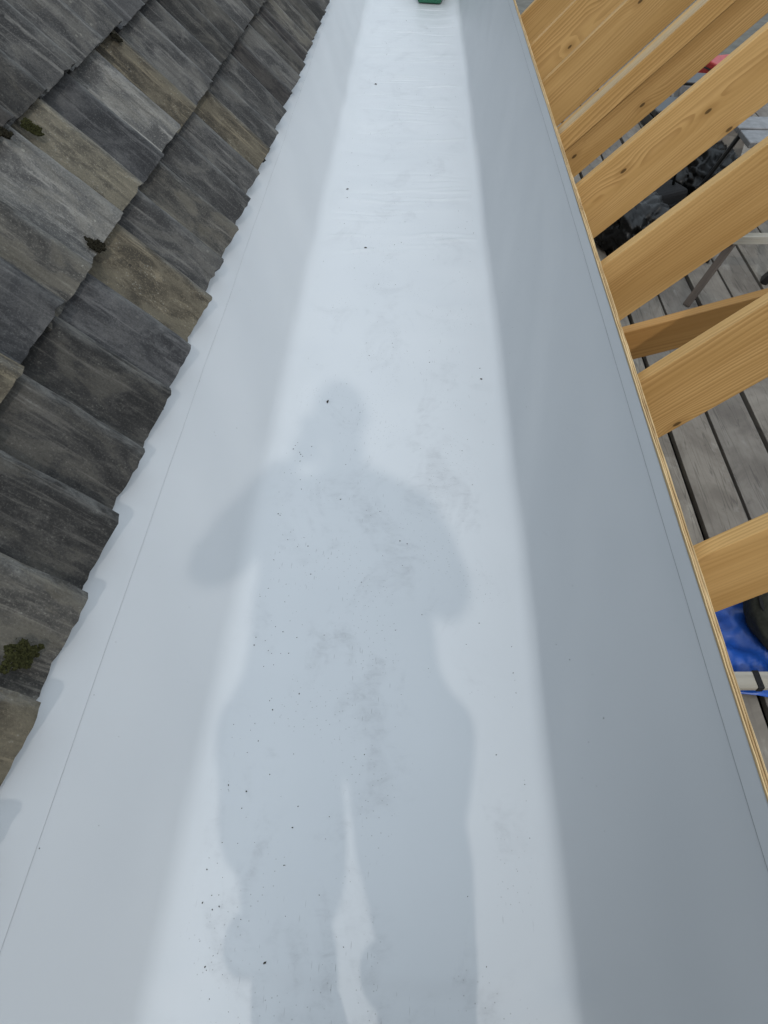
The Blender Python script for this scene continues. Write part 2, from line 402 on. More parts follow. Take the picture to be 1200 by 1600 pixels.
from_bm('main_sheet', bm, M['pvc'], lining, smooth=True)

def strip(name, c, d, n, s0, s1, lift, sharp):
    """flat membrane strip welded over the upper part of a side, its lower edge a fine dark line"""
    bm = bmesh.new(); rows = []
    m = int((Y1 - Y0) / 0.06)
    for j in range(m + 1):
        yy = Y0 + (Y1 - Y0) * j / m
        e = 0.0025 * nz(yy * 0.7, s0 * 9, 2)
        row = []
        for k in range(9):
            s = s0 + e + (s1 - s0 - e) * k / 8
            p = c + d * s
            row.append(bm.verts.new(p + n * (lift + sag(p, yy)) + Vector((0, yy, 0))))
        rows.append(row)
    for a, b in zip(rows, rows[1:]):
        for k in range(8): bm.faces.new((a[k], a[k + 1], b[k + 1], b[k]))
    o = from_bm(name, bm, M['pvc'], lining, smooth=True)
    # edge of the strip: its grey core shows
    bm = bmesh.new(); rows = []
    for j in range(m + 1):
        yy = Y0 + (Y1 - Y0) * j / m
        e = 0.0025 * nz(yy * 0.7, s0 * 9, 2)
        p = c + d * (s0 + e); b = sag(p, yy)
        rows.append([bm.verts.new(p + n * (b + lift) + Vector((0, yy, 0))), bm.verts.new(p - d * sharp + n * (b + 0.0004) + Vector((0, yy, 0)))])
    for a, b in zip(rows, rows[1:]): bm.faces.new((a[0], a[1], b[1], b[0]))
    from_bm('cut_edge', bm, M['pvc_core'], o)
strip('edge_strip', cL, dL, nL, 0.3186, 0.451, 0.0016, 0.0011)
strip('edge_strip', cR, dR, nR, 0.5708, 0.6042, 0.0012, 0.0018)

# ================================================================== PLYWOOD UNDER THE RIGHT SIDE
def ply_board(ya, yb, label):
    t = 0.0115; root = empty('plywood_board', cR + Vector((0, (ya + yb) / 2, 0)))
    tag(root, label, 'plywood', 'plywood side boards')
    for k in range(5):
        bm = bmesh.new(); rows = []
        m = int((yb - ya) / 0.02)
        d0, d1 = 0.0030 + t * k / 5, 0.0030 + t * (k + 1) / 5
        for j in range(m + 1):
            yy = ya + (yb - ya) * j / m - (ya + yb) / 2
            yw = yy + (ya + yb) / 2
            jag = 0.0012 * nz(yw * 30, k * 7.1) + 0.0016 * nz(yw * 5, k * 3.3, 5) + (0.0009 if k % 2 else -0.0006)
            e0 = RIGHT_LEN + 0.0005 + jag
            e1 = e0
            rows.append([dR * 0.0 - nR * d0 + Vector((0, yy, 0)), dR * e0 - nR * d0 + Vector((0, yy, 0)),
                         dR * e1 - nR * d1 + Vector((0, yy, 0)), -nR * d1 + Vector((0, yy, 0))])
        ring_loft(bm, rows)
        # wood runs along local x: build rotated
        rot = Matrix.Rotation(R(-90), 4, 'Z')
        bm.transform(rot)
        o = from_bm('veneer', bm, M['veneer_dark' if k % 2 else 'veneer_light'], root)
        o.rotation_euler = (0, 0, R(90))
ply_board(-1.30, 1.985, 'tan plywood board edge beside the nearest rafters and blue tarpaulin')
ply_board(1.989, 4.40, 'tan plywood board edge along the middle of the gutter side')
ply_board(4.404, 9.5, 'tan plywood board edge at the far top of the gutter')

# ================================================================== OLD TILED ROOF (left)
AL = R(51.0)
sU = Vector((-math.cos(AL), 0, math.sin(AL))); nU = Vector((math.sin(AL), 0, math.cos(AL)))
EO = Vector((-0.5925, 0, 0.389))
roof = empty('tile_roof', EO)
tag(roof, 'old weathered grey pantile roof slope beside the gutter', 'roof')
colY = [0.529, 0.771, 0.985, 1.2, 1.44, 1.643, 1.915, 2.130, 2.370, 2.605, 2.831, 3.087, 3.293, 3.557, 3.791, 4.057, 4.25, 4.443, 4.65, 4.862, 5.09, 5.36]
while colY[-1] < 8.6: colY.append(colY[-1] + 0.232)
near = [0.529 - 0.233 * j for j in range(1, 8)][::-1]
K0 = len(near)
colY = [0.952 * v for v in near + colY]
TW, TL = 0.2245, 0.372
AMP, TH, GAUGE = 0.047, 0.017, 0.3104
def tile_w(u):
    """height of the pan across its width: u=0 near edge, u=1 raised far lip"""
    if u < 0.22: w = -AMP + 0.012 * ((0.22 - u) / 0.30) ** 2
    elif u < 0.90:
        t = (u - 0.22) / 0.68; w = -AMP + AMP * (0.35 * t * t + 0.65 * t * t * (3 - 2 * t))
    else: w = -0.011 * ((u - 0.90) / 0.13) ** 2
    return w
def tile_mesh(seed):
    rnd = random.Random(seed); bm = bmesh.new()
    NU, NV = 16, 9
    amp = rnd.uniform(0.88, 1.0); bow = rnd.uniform(-0.004, 0.004)
    top, bot = [], []
    for i in range(NV + 1):
        v = i / NV; rt, rb = [], []
        for j in range(NU + 1):
            u = -0.10 + 1.14 * j / NU
            e = 0.0
            if i == 0: e = 0.0045 * nz(j * 0.9 + seed * 5, seed * 3.1) + (0.008 * rnd.random() if rnd.random() < 0.10 else 0)
            if j in (0, NU): eu = 0.0035 * nz(i * 1.1, seed * 7.7, j)
            else: eu = 0.0
            x = TL * v + e
            yv = (1.0 - u) * TW + eu
            w = tile_w(u) * amp - 0.037 * (x / GAUGE) + bow * math.sin(math.pi * v) + 0.0014 * nz(u * 4, v * 4, seed)
            rt.append(bm.verts.new((x, yv, w))); rb.append(bm.verts.new((x + 0.001, yv, w - TH)))
        top.append(rt); bot.append(rb)
    for i in range(NV):
        for j in range(NU):
            bm.faces.new((top[i][j], top[i + 1][j], top[i + 1][j + 1], top[i][j + 1]))
            bm.faces.new((bot[i][j], bot[i][j + 1], bot[i + 1][j + 1], bot[i + 1][j]))
        bm.faces.new((top[i][0], bot[i][0], bot[i + 1][0], top[i + 1][0]))
        bm.faces.new((top[i][NU], top[i + 1][NU], bot[i + 1][NU], bot[i][NU]))
    for j in range(NU):
        bm.faces.new((top[0][j], top[0][j + 1], bot[0][j + 1], bot[0][j]))
        bm.faces.new((top[NV][j], bot[NV][j], bot[NV][j + 1], top[NV][j + 1]))
    bmesh.ops.recalc_face_normals(bm, faces=bm.faces)
    for e in bm.edges:
        if len(e.link_faces) == 2 and e.calc_face_angle(0) > 0.8: e.smooth = False
    me = bpy.data.meshes.new('roof_tile'); bm.to_mesh(me); bm.free()
    for p in me.polygons: p.use_smooth = True
    me.materials.append(M['tile']); return me
tmesh = [tile_mesh(i + 1) for i in range(12)]
DARK, SLATE, MID, GREY, LIGHT, TAN, BROWN, BLACK = ((0.053, 0.050, 0.046, 0.3), (0.063, 0.062, 0.063, 0.12), (0.092, 0.086, 0.076, 0.7), (0.088, 0.085, 0.081, 0.3),
    (0.150, 0.145, 0.136, 0.5), (0.160, 0.142, 0.108, 0.8), (0.118, 0.100, 0.071, 0.9), (0.040, 0.036, 0.034, 0.15))
TILECOL = {(0, -1): MID, (0, 0): BROWN, (0, 1): MID, (0, 2): DARK, (0, 3): DARK, (0, 4): DARK, (0, 5): SLATE, (0, 6): BROWN, (0, 7): GREY, (0, 8): MID, (0, 9): GREY,
    (0, 10): GREY, (0, 11): BROWN, (0, 12): GREY, (0, 13): GREY, (0, 14): BLACK, (0, 15): GREY, (0, 16): DARK, (0, 17): BLACK, (0, 18): MID, (0, 19): MID, (0, 20): DARK,
    (1, 1): DARK, (1, 2): MID, (1, 3): BROWN, (1, 4): SLATE, (1, 5): MID, (1, 6): LIGHT, (1, 7): TAN, (1, 8): SLATE, (1, 9): LIGHT, (1, 10): BROWN, (1, 11): GREY, (1, 12): GREY,
    (1, 13): DARK, (1, 14): DARK, (1, 15): GREY, (1, 16): DARK, (2, 5): MID, (2, 6): BLACK, (2, 7): DARK, (2, 8): GREY, (2, 9): GREY, (2, 10): GREY, (2, 11): SLATE, (2, 12): DARK,
    (3, 8): BLACK, (3, 9): DARK, (3, 10): GREY, (3, 11): GREY}
rnd = random.Random(4)
def roof_point(s, y, w): return sU * s + Vector((0, y, 0)) + nU * w
ROWS = 6
for r in range(ROWS):
    for ci, yk in enumerate(colY):
        k = ci - K0
        if r >= 3 and (yk < 0.6 or yk > 7.5): continue
        colr = TILECOL.get((r, k)) or rnd.choice([DARK, SLATE, GREY, MID, GREY, SLATE, BROWN, DARK])
        s0 = 0.012 - 0.0125 * (yk - 0.53) + r * GAUGE + rnd.uniform(-0.006, 0.006)
        if r == 0 and k in (3, 8): s0 += 0.004
        me = tmesh[rnd.randrange(12)]
        o = link('roof_tile', me, None, roof)
        yy = yk + (rnd.uniform(-0.010, 0.010) if r else 0.0)
        loc = roof_point(s0, yy, rnd.uniform(-0.003, 0.005))
        jig = Matrix.Rotation(rnd.uniform(-0.020, 0.020), 3, 'Z') @ Matrix.Rotation(rnd.uniform(-0.03, 0.012), 3, 'X')
        basis = Matrix((sU, Vector((0, -1, 0)), nU)).transposed()
        o.matrix_local = Matrix.Translation(loc) @ (basis @ jig).to_4x4()
        f = rnd.uniform(0.90, 1.12)
        o.color = tuple(min(1, c * f) for c in colr[:3]) + (colr[3],)
# roof body below the tiles
basisU = Matrix((sU, Vector((0, -1, 0)), nU)).transposed()
def roof_box(name, s0, s1, ya, yb, w0, w1, mat, bevel=0.0):
    bm = bmesh.new(); add_box(bm, ((s1 - s0) / 2, 0, 0), (s1 - s0, abs(yb - ya), w1 - w0))
    o = from_bm(name, bm, mat, roof, bevel=bevel)
    o.matrix_local = Matrix.Translation(roof_point(s0, (ya + yb) / 2, (w0 + w1) / 2)) @ basisU.to_4x4()
    return o
roof_box('underlay', 0.135, 2.05, -1.2, 8.6, -0.176, -0.164, M['felt'])
eb = roof_box('eaves_board', 0.050, 0.14, -1.2, 8.6, -0.120, -0.100, M['batten'])
for r in range(1, ROWS): roof_box('batten', r * GAUGE - 0.03, r * GAUGE + 0.01, -1.2, 8.6, -0.158, -0.132, M['batten'])

# ================================================================== RAFTERS (right)
RAFT_W = 0.0315
RAFT_D = 0.182
pR = Vector((0.517, 0, 0.519)); dF = Vector((math.cos(RP), 0, math.sin(RP))); nF = Vector((-math.sin(RP), 0, math.cos(RP)))
def rafter(y, label, mat='spruce', s0=-0.012, s1=2.7, dep=RAFT_D, w=RAFT_W, drop=0.0, group='spruce rafters of the new roof', name='rafter', seed=0):
    L = s1 - s0
    bm = bmesh.new()
    n = 24; rows = []
    for i in range(n + 1):
        x = L * i / n
        dy = 0.0016 * nz(x * 1.3, seed * 5.1); dz = 0.0016 * nz(x * 1.1, seed * 3.7, 4)
        rows.append([Vector((x, -w / 2 + dy, -dep + dz)), Vector((x, w / 2 + dy, -dep + dz)), Vector((x, w / 2 + dy, dz)), Vector((x, -w / 2 + dy, dz))])
    for q in rows[0]:                     # heel cut along the back of the plywood
        w0 = pR + dF * s0 - nF * drop + nF * q.z
        q.x -= (w0.x - 0.3635 - 0.2493 * w0.z) / (math.cos(RP) - 0.2493 * math.sin(RP))
    ring_loft(bm, rows)
    o = from_bm(name, bm, M[mat], None, bevel=0.002)
    bs = Matrix((dF, Vector((0, 1, 0)), nF)).transposed()
    o.matrix_world = Matrix.Translation(pR + dF * s0 - nF * drop + Vector((0, y, 0))) @ bs.to_4x4()
    tag(o, label, 'rafter', group)
    return o
rafter(0.283, 'rafter nearest the photographer, next to the camera side of the gutter', seed=1)
rafter(0.781, 'spruce rafter directly above the blue tarpaulin', seed=2)
rafter(1.281, 'spruce rafter with a big knot, in front of the short sloping brace', seed=3)
rafter(1.786, 'straight-grained spruce rafter just behind the short sloping brace', seed=4)
rafter(2.276, 'spruce rafter between the black sacks and the red case', seed=5)
rafter(2.756, 'spruce rafter with a narrow waney timber fixed to its face', seed=6, drop=0.002)
rafter(3.268, 'rafter next behind the pair with the waney timber', seed=7)
rafter(3.762, 'second rafter behind the pair with the waney timber', seed=8)
rafter(4.264, 'farthest spruce rafter seen at the top of the picture', seed=9)
wb_ = rafter(2.716, 'narrow waney spruce timber with pale bark edge on a rafter', 'spruce', dep=0.060, w=0.046, s0=-0.01, drop=0.0, group=None, name='rafter_batten', seed=12)

bm = bmesh.new(); rows = []
for i in range(61):
    x = -0.02 + 2.7 * i / 60; hw = 0.0215 + 0.0015 * nz(x * 6, 1); e = 0.004 * nz(x * 7, 3) - 0.002
    rows.append([Vector((x, -hw + e + 0.003, -0.002)), Vector((x, hw, -0.002)), Vector((x, hw, 0.0016)), Vector((x, -hw + e + 0.003, 0.0016 + 0.0006 * nz(x * 20, 5)))])
ring_loft(bm, rows)
from_bm('bark_edge', bm, M['bark'], wb_)
# short sloping brace between two rafters
bm = bmesh.new(); add_box(bm, (0.50, 0, -0.047), (1.10, 0.028, 0.094))
br = from_bm('brace_plank', bm, M['spruce_dark'], None, bevel=0.003)
br.matrix_world = Matrix.Translation((0.545, 1.55, 0.473)) @ Matrix.Rotation(R(-20.3), 4, 'Y')
tag(br, 'darker short plank sloping between two rafters as a brace', 'brace')

# ================================================================== FLOOR BELOW, WALL, GROUND
DZ = -0.75
floor = box_obj('plank_floor', (2.55, 3.2, DZ - 0.20), (3.9, 9.0, 0.03), M['void'], bevel=0)  # unseen dark board added below the joists so the plank gaps stay black
tag(floor, kind='structure')
for yj in [-0.9 + 0.6 * i for i in range(15)]:
    box_obj('joist', (2.55, yj, DZ - 0.11), (3.9, 0.07, 0.14), M['void'], floor, bevel=0)
rnd = random.Random(9)
edges = [0.62, 0.842, 1.058, 1.281, 1.497, 1.720, 1.936, 2.146, 2.365, 2.585, 2.80, 3.02, 3.24, 3.46, 3.68, 3.90, 4.12]
gaps = {1.281: 0.024, 1.497: 0.015, 1.720: 0.026, 1.936: 0.014, 2.146: 0.018}
for a, b in zip(edges, edges[1:]):
    ga = gaps.get(a, 0.012) / 2; gb = gaps.get(b, 0.012) / 2
    bm = bmesh.new(); rows = []
    for i in range(31):
        x = -4.5 + 9.0 * i / 30
        e1 = 0.003 * nz(x * 2, a * 9); e2 = 0.003 * nz(x * 2, b * 9 + 4); h = 0.002 * nz(x, a * 4, 2)
        hw = (b - a) / 2
        rows.append([Vector((x, -hw + ga + e1, -0.035)), Vector((x, hw - gb + e2, -0.035)), Vector((x, hw - gb + e2, h)), Vector((x, -hw + ga + e1, h))])
    ring_loft(bm, rows)
    o = from_bm('floor_plank', bm, M['plank'], floor, bevel=0.003)
    o.matrix_world = Matrix.Translation(((a + b) / 2, 3.2, DZ)) @ Matrix.Rotation(R(-90), 4, 'Z')
wall = box_obj('rendered_wall', (0.49, 3.2, -1.555), (0.16, 10.0, 3.37), M['wall'], bevel=0.004)
tag(wall, 'pale rendered wall below the rafter feet beside the plank floor', 'wall')
g = bmesh.new(); bmesh.ops.create_grid(g, x_segments=2, y_segments=2, size=300)
go = from_bm('ground', g, M['ground']); go.location = (0, 0, -3.25); tag(go, kind='structure')

# ================================================================== UPPER ROOF (rows beyond the picture, one mass)
bm = bmesh.new()
def low_tile(bm, r, yk):
    vs_ = []
    for v in (0.0, GAUGE + 0.03):
        for u in (-0.08, 0.1, 0.35, 0.65, 0.9, 1.03):
            vs_.append(bm.verts.new(roof_point(r * GAUGE - 0.0125 * yk + v, yk - (1 - u) * TW, tile_w(u) - 0.026 * v / GAUGE)))
    for k in range(5): bm.faces.new((vs_[k], vs_[k + 1], vs_[k + 7], vs_[k + 6]))
for r in range(ROWS, 12):
    for yk in colY: low_tile(bm, r, yk)
for r in range(3, ROWS):
    for yk in colY:
        if not (0.6 * 0.952 <= yk <= 7.5): low_tile(bm, r, yk)
up = from_bm('upper_tiles', bm, M['tile'], roof, smooth=True); up['kind'] = 'stuff'; up.color = (0.085, 0.086, 0.088, 0.4)

# ================================================================== MOSS ON THE TILES
def moss(spots, mat, label, seed, n=70, spread=0.03, name='moss_clump'):
    rnd = random.Random(seed); bm = bmesh.new()
    s_, y_, w_ = spots
    for i in range(n * 4):
        a = rnd.uniform(0, 6.28); d = math.sqrt(rnd.random()) * spread * 0.55 * (1 + 0.9 * nz(math.cos(a) * 1.6, math.sin(a) * 1.6, seed))
        p = roof_point(d * math.cos(a) * 1.15, d * math.sin(a) * 0.95 - 0.5 * d * math.cos(a), 0.003 * rnd.random())
        r = rnd.uniform(0.0014, 0.0040)
        m = Matrix.Translation(p) @ Matrix.Rotation(rnd.uniform(0, 3), 4, 'X') @ Matrix.Diagonal((r, r * rnd.uniform(0.6, 1.2), r * rnd.uniform(0.6, 1.1), 1))
        vv = bmesh.ops.create_icosphere(bm, subdivisions=1, radius=1.0, matrix=m)['verts']
        for v in vv: v.co += Vector((rnd.gauss(0, 1), rnd.gauss(0, 1), rnd.gauss(0, 1))) * 0.0008
    for i in range(n // 2):                 # stray stems
        a = rnd.uniform(0, 6.28); d = rnd.random() * spread * 0.6
        p = roof_point(d * math.cos(a), d * math.sin(a) * 1.2, 0.004)
        q = p + nU * rnd.uniform(0.002, 0.005) + Vector((rnd.gauss(0, 0.004), rnd.gauss(0, 0.005), rnd.gauss(0, 0.003)))
        e = Vector((rnd.gauss(0, 1), rnd.gauss(0, 1), rnd.gauss(0, 1))).normalized() * 0.0009
        bm.faces.new((bm.verts.new(p - e), bm.verts.new(p + e), bm.verts.new(q)))
    o = from_bm(name, bm, mat)
    o.location = EO + roof_point(s_, y_, w_)
    tag(o, label, 'moss', 'moss on the old tiles', kind='stuff')
moss((0.585, 1.875, -0.036), M['moss'], 'green-brown moss tuft at the top of a tan tile', 1, 120, 0.040)
moss((0.318, 1.665, -0.033), M['moss_dead'], 'dark moss patch at the top of the brown eaves tile', 2, 110, 0.034)
moss((0.075, 0.582, -0.026), M['moss'], 'long green moss patch beside the lowest near tile', 3, 150, 0.045)
moss((0.590, 2.635, -0.034), M['moss_dead'], 'small dark moss bits under a tile lip at upper left', 4, 60, 0.030)
moss((0.612, 1.735, -0.010), M['moss_dead'], 'black moss lump at the left edge of the roof', 5, 80, 0.028)

# ================================================================== GRIT AND CHIPS ON THE LINING
rnd = random.Random(21)
def lump(bm, p, r, rnd, flat=0.5, long=1.0):
    m = Matrix.Translation(p) @ Matrix.Rotation(rnd.uniform(0, 6.28), 4, 'Z') @ Matrix.Diagonal((r * long, r, r * flat, 1))
    for v in bmesh.ops.create_icosphere(bm, subdivisions=1, radius=1.0, matrix=m)['verts']:
        v.co += Vector((rnd.gauss(0, 1), rnd.gauss(0, 1), rnd.gauss(0, 0.4))) * r * 0.22
def floor_z(x, yy): return sag(Vector((x, 0, 0)), yy)
bm = bmesh.new()
for i in range(330):
    q = rnd.random()
    if q < 0.45: x = rnd.uniform(-0.36, 0.27); yy = rnd.uniform(0.1, 6.5) ** 1.0
    elif q < 0.75: x = -0.37 + abs(rnd.gauss(0, 0.06)); yy = rnd.uniform(0.12, 1.6)
    else:
        cx_, cy_ = rnd.choice([(-0.2, 0.45), (0.22, 0.6), (-0.1, 1.2), (0.2, 1.5), (0.25, 3.2), (-0.3, 3.4), (-0.2, 2.6), (-0.25, 0.9)])
        x = max(-0.37, min(0.28, rnd.gauss(cx_, 0.12))); yy = max(0.1, rnd.gauss(cy_, 0.35))
    r = min(0.0017, 0.00045 + abs(rnd.gauss(0, 0.00042))) * (1 + yy * 0.15)
    lump(bm, Vector((x, yy, floor_z(x, yy) + r * 0.3)), r, rnd, 0.5, rnd.uniform(1, 1.8))
for i in range(46):
    side = rnd.random() < 0.5; sv = rnd.uniform(0.06, 0.34); yy = rnd.uniform(0.15, 2.5)
    p = (cL + dL * sv + nL * (sag(cL + dL * sv, yy) + 0.0003)) if side else (cR + dR * sv + nR * (sag(cR + dR * sv, yy) + 0.0003))
    lump(bm, p + Vector((0, yy, 0)), rnd.uniform(0.0005, 0.0011), rnd)
gr_ = from_bm('grit', bm, M['grit']); tag(gr_, 'fine dark grit scattered over the pale gutter floor', 'grit', kind='stuff')
for k, (x, yy, r, lg, lab) in enumerate([(-0.198, 2.847, 0.0058, 1.3, 'largest dark crumb on the middle of the gutter floor'), (-0.264, 1.803, 0.0038, 2.2, 'slim black chip inside the shadow of the head'),
        (-0.257, 4.946, 0.0075, 1.4, 'round dark crumb on the far gutter floor'), (-0.321, 3.425, 0.0050, 1.3, 'small dark crumb by the left bend of the gutter'),
        (0.26, 1.949, 0.0034, 1.3, 'small dark crumb by the right bend of the gutter'), (-0.228, 0.203, 0.0019, 2.0, 'dark sliver at the foot of the left leg shadow')]):
    bm = bmesh.new(); rr = random.Random(50 + k); lump(bm, Vector((0, 0, 0)), r, rr, 0.5, lg)
    o = from_bm('debris_chip', bm, M['grit']); o.location = (x, yy, floor_z(x, yy) + r * 0.35); tag(o, lab, 'debris', 'crumbs on the gutter floor')

# ================================================================== GREEN TUB AT THE FAR END
tub = empty('plastic_tub', (0.11, 7.04, 0.006), (0, 0, R(-9)))
tag(tub, 'dark green plastic tub standing at the far end of the gutter', 'tub')
def tub_ring(w, d, z, n=6, rc=0.05):
    pts = []
    for cx_, cy_, a0_ in ((w - rc, d - rc, 0), (-w + rc, d - rc, 90), (-w + rc, -d + rc, 180), (w - rc, -d + rc, 270)):
        for i in range(n): pts.append(Vector((cx_ + rc * math.cos(R(a0_ + 90 * i / (n - 1))), cy_ + rc * math.sin(R(a0_ + 90 * i / (n - 1))), z)))
    return pts
bm = bmesh.new()
ring_loft(bm, [tub_ring(0.090, 0.14, 0.0, rc=0.02), tub_ring(0.098, 0.148, 0.008, rc=0.025), tub_ring(0.12, 0.17, 0.19, rc=0.03), tub_ring(0.116, 0.166, 0.19, rc=0.03), tub_ring(0.095, 0.145, 0.012, rc=0.025)])
from_bm('body', bm, M['green'], tub, smooth=False)
bm = bmesh.new(); ring_loft(bm, [tub_ring(0.121, 0.171, 0.180, rc=0.03), tub_ring(0.134, 0.184, 0.180, rc=0.04), tub_ring(0.134, 0.184, 0.195, rc=0.04), tub_ring(0.117, 0.167, 0.195, rc=0.03)], cap=False)
from_bm('rim', bm, M['green'], tub)

# ================================================================== THINGS ON THE PLANK FLOOR
def blob(name, c, rad, mat, label, cat, seed, folds=0.10, flat=1.0, parent=None, sub=4, freq=2.2):
    """soft sack: sphere pushed about by ridged noise, sitting flat on its base"""
    bm = bmesh.new(); bmesh.ops.create_icosphere(bm, subdivisions=sub, radius=1.0)
    for v in bm.verts:
        d = v.co.normalized(); q = d * freq + Vector((seed * 3.1, seed * 1.7, 0))
        f = 1 + folds * 2.2 * noise.noise(q) + folds * (1 - 2 * abs(noise.noise(q * 2.3))) + folds * 0.5 * (1 - 2 * abs(noise.noise(q * 5)))
        v.co = Vector((d.x * rad[0] * f, d.y * rad[1] * f, max(-rad[2] * 0.72, d.z * rad[2] * f)))
        if v.co.z <= -rad[2] * 0.71: v.co.z = -rad[2] * 0.72
    o = from_bm(name, bm, M[mat], parent, smooth=True)
    o.location = (c[0], c[1], c[2] + rad[2] * 0.72)
    if label: tag(o, label, cat)
    return o
blob('refuse_sack', (1.43, 4.42, DZ), (0.20, 0.26, 0.17), 'black_bag', 'shiny black plastic sack lying on the plank floor', 'sack', 3, 0.15, freq=1.9, sub=5)
blob('refuse_sack', (2.02, 5.02, DZ), (0.20, 0.20, 0.20), 'black_bag', 'second black sack farther back near the grey bench', 'sack', 8, 0.17, freq=2.1, sub=5)
# dark tool bag with handle between the sacks
tb = empty('tool_bag', (1.66, 4.75, DZ), (0, 0, R(28))); tag(tb, 'square black canvas tool bag between two black sacks', 'tool bag')
box_obj('body', (0, 0, 0.11), (0.34, 0.20, 0.22), M['black_cloth'], tb, bevel=0.025)
bm = bmesh.new(); tube(bm, [(-0.11, 0, 0.21), (-0.10, 0, 0.29), (0, 0, 0.32), (0.10, 0, 0.29), (0.11, 0, 0.21)], 0.010, 8); from_bm('handle', bm, M['black_plastic'], tb, smooth=True)
box_obj('pocket', (0, -0.108, 0.08), (0.26, 0.02, 0.13), M['black_cloth'], tb, bevel=0.006)
# grey work bench
wb = empty('work_bench', (2.33, 4.52, DZ)); tag(wb, 'grey work bench with splayed dark legs behind the rafters', 'work bench')
for dy in (-0.11, 0.11): box_obj('top_board', (0, dy, 0.655), (0.78, 0.19, 0.035), M['zinc'], wb, bevel=0.006)
box_obj('apron', (0, -0.19, 0.60), (0.70, 0.025, 0.07), M['zinc'], wb)
for sx_ in (-1, 1):
    for sy_ in (-1, 1):
        bm = bmesh.new(); tube(bm, [(sx_ * 0.44, sy_ * 0.34, 0.0), (sx_ * 0.30, sy_ * 0.12, 0.64)], 0.020, 8, 0.6); from_bm('leg', bm, M['black_plastic'], wb)
box_obj('stretcher', (0, -0.24, 0.30), (0.70, 0.02, 0.03), M['zinc'], wb)
# wooden trestle nearer to the gutter
tr = empty('trestle', (1.95, 3.80, DZ)); tag(tr, 'low wooden trestle with a brown splayed leg on the grey planks', 'trestle')
def stick(name, a, b, w, t, mat, parent):
    a = Vector(a); b = Vector(b); d = b - a
    bm = bmesh.new(); add_box(bm, (d.length / 2, 0, 0), (d.length, w, t))
    o = from_bm(name, bm, mat, parent, bevel=0.003)
    o.matrix_local = Matrix.Translation(a) @ d.to_track_quat('X', 'Z').to_matrix().to_4x4()
    return o
stick('leg', (-0.315, -0.13, 0.0), (-0.02, 0.05, 0.56), 0.040, 0.022, M['brown_wood'], tr)
stick('leg', (-0.315, 0.32, 0.0), (-0.05, 0.13, 0.56), 0.055, 0.03, M['brown_wood'], tr)
stick('leg', (0.225, 0.16, 0.0), (0.50, 0.05, 0.56), 0.075, 0.04, M['black_plastic'], tr)
stick('leg', (0.80, 0.32, 0.0), (0.60, 0.13, 0.56), 0.055, 0.03, M['brown_wood'], tr)
stick('rail', (-0.17, -0.02, 0.36), (0.80, 0.02, 0.36), 0.05, 0.045, M['grey_plank'], tr)
stick('top_bar', (-0.12, 0.09, 0.58), (0.85, 0.09, 0.58), 0.09, 0.045, M['grey_plank'], tr)
# grey boards leaning by the bench
lb = box_obj('leaning_board', (0, 0, 0.35), (0.22, 0.025, 0.7), M['plank'], bevel=0.003)
lb.location = (2.12, 4.98, DZ + 0.005); lb.rotation_euler = (R(-22), 0, R(-12)); tag(lb, 'grey weathered board leaning upright beside the bench', 'board')
# red case, grey box, black case far back
rc = empty('tool_case', (2.88, 7.35, DZ), (0, 0, R(20))); tag(rc, 'red and black plastic tool case glimpsed between far rafters', 'tool case')
box_obj('body', (0, 0, 0.10), (0.46, 0.30, 0.20), M['red'], rc, bevel=0.015); box_obj('lid', (0, 0, 0.235), (0.47, 0.31, 0.06), M['red'], rc, bevel=0.015)
box_obj('band', (0, 0, 0.204), (0.475, 0.315, 0.012), M['black_plastic'], rc); box_obj('latch', (-0.1, -0.158, 0.20), (0.05, 0.012, 0.06), M['black_plastic'], rc)
gx = empty('storage_box', (2.46, 6.90, DZ), (0, 0, R(-10))); tag(gx, 'grey plastic box in front of the red tool case', 'box')
box_obj('body', (0, 0, 0.11), (0.30, 0.26, 0.22), M['zinc'], gx, bevel=0.01); box_obj('lid', (0, 0, 0.233), (0.32, 0.28, 0.025), M['black_plastic'], gx, bevel=0.006)
bc = empty('tool_case', (2.16, 6.45, DZ), (0, 0, R(6))); tag(bc, 'black plastic tool case on the floor behind the third rafter', 'tool case')
box_obj('body', (0, 0, 0.06), (0.40, 0.34, 0.12), M['black_plastic'], bc, bevel=0.015); box_obj('lid', (0, 0, 0.155), (0.40, 0.34, 0.06), M['black_plastic'], bc, bevel=0.015)

# blue tarpaulin, crumpled
bm = bmesh.new(); NXT, NYT = 60, 60; tg = []
for i in range(NXT + 1):
    row = []
    for j in range(NYT + 1):
        u, v = i / NXT, j / NYT
        x = 0.92 + 0.95 * u + 0.03 * nz(v * 3, 1) + 0.05 * v; yy = 1.165 + 0.70 * v + 0.035 * nz(u * 4, 3) - 0.25 * max(0, 0.36 - u) * 2 * v + 0.06 * max(0, 1 - abs(u - 0.47) * 7) * v
        q = Vector((x * 5, yy * 5, 2.0))
        z = 0.050 * abs(noise.noise(q)) + 0.034 * (1 - abs(noise.noise(q * 2.1)) * 2.4) + 0.004 * (1 - 2 * abs(noise.noise(q * 4.7)))
        edge = min(u, 1 - u, v, 1 - v) * 9
        z = max(0.0, z) * min(1, edge + 0.25) + 0.012 + 0.02 * max(0, 0.10 - v) * 10 * abs(nz(u * 7, 2))
        row.append(bm.verts.new((x, yy, DZ + z)))
    tg.append(row)
for a, b in zip(tg, tg[1:]):
    for j in range(NYT): bm.faces.new((a[j], a[j + 1], b[j + 1], b[j]))
tp = from_bm('tarpaulin', bm, M['tarp'], smooth=True)
sm = tp.modifiers.new('thick', 'SOLIDIFY'); sm.thickness = 0.002; sm.offset = 1
tag(tp, 'crumpled blue tarpaulin on the plank floor below the near rafter', 'tarpaulin')
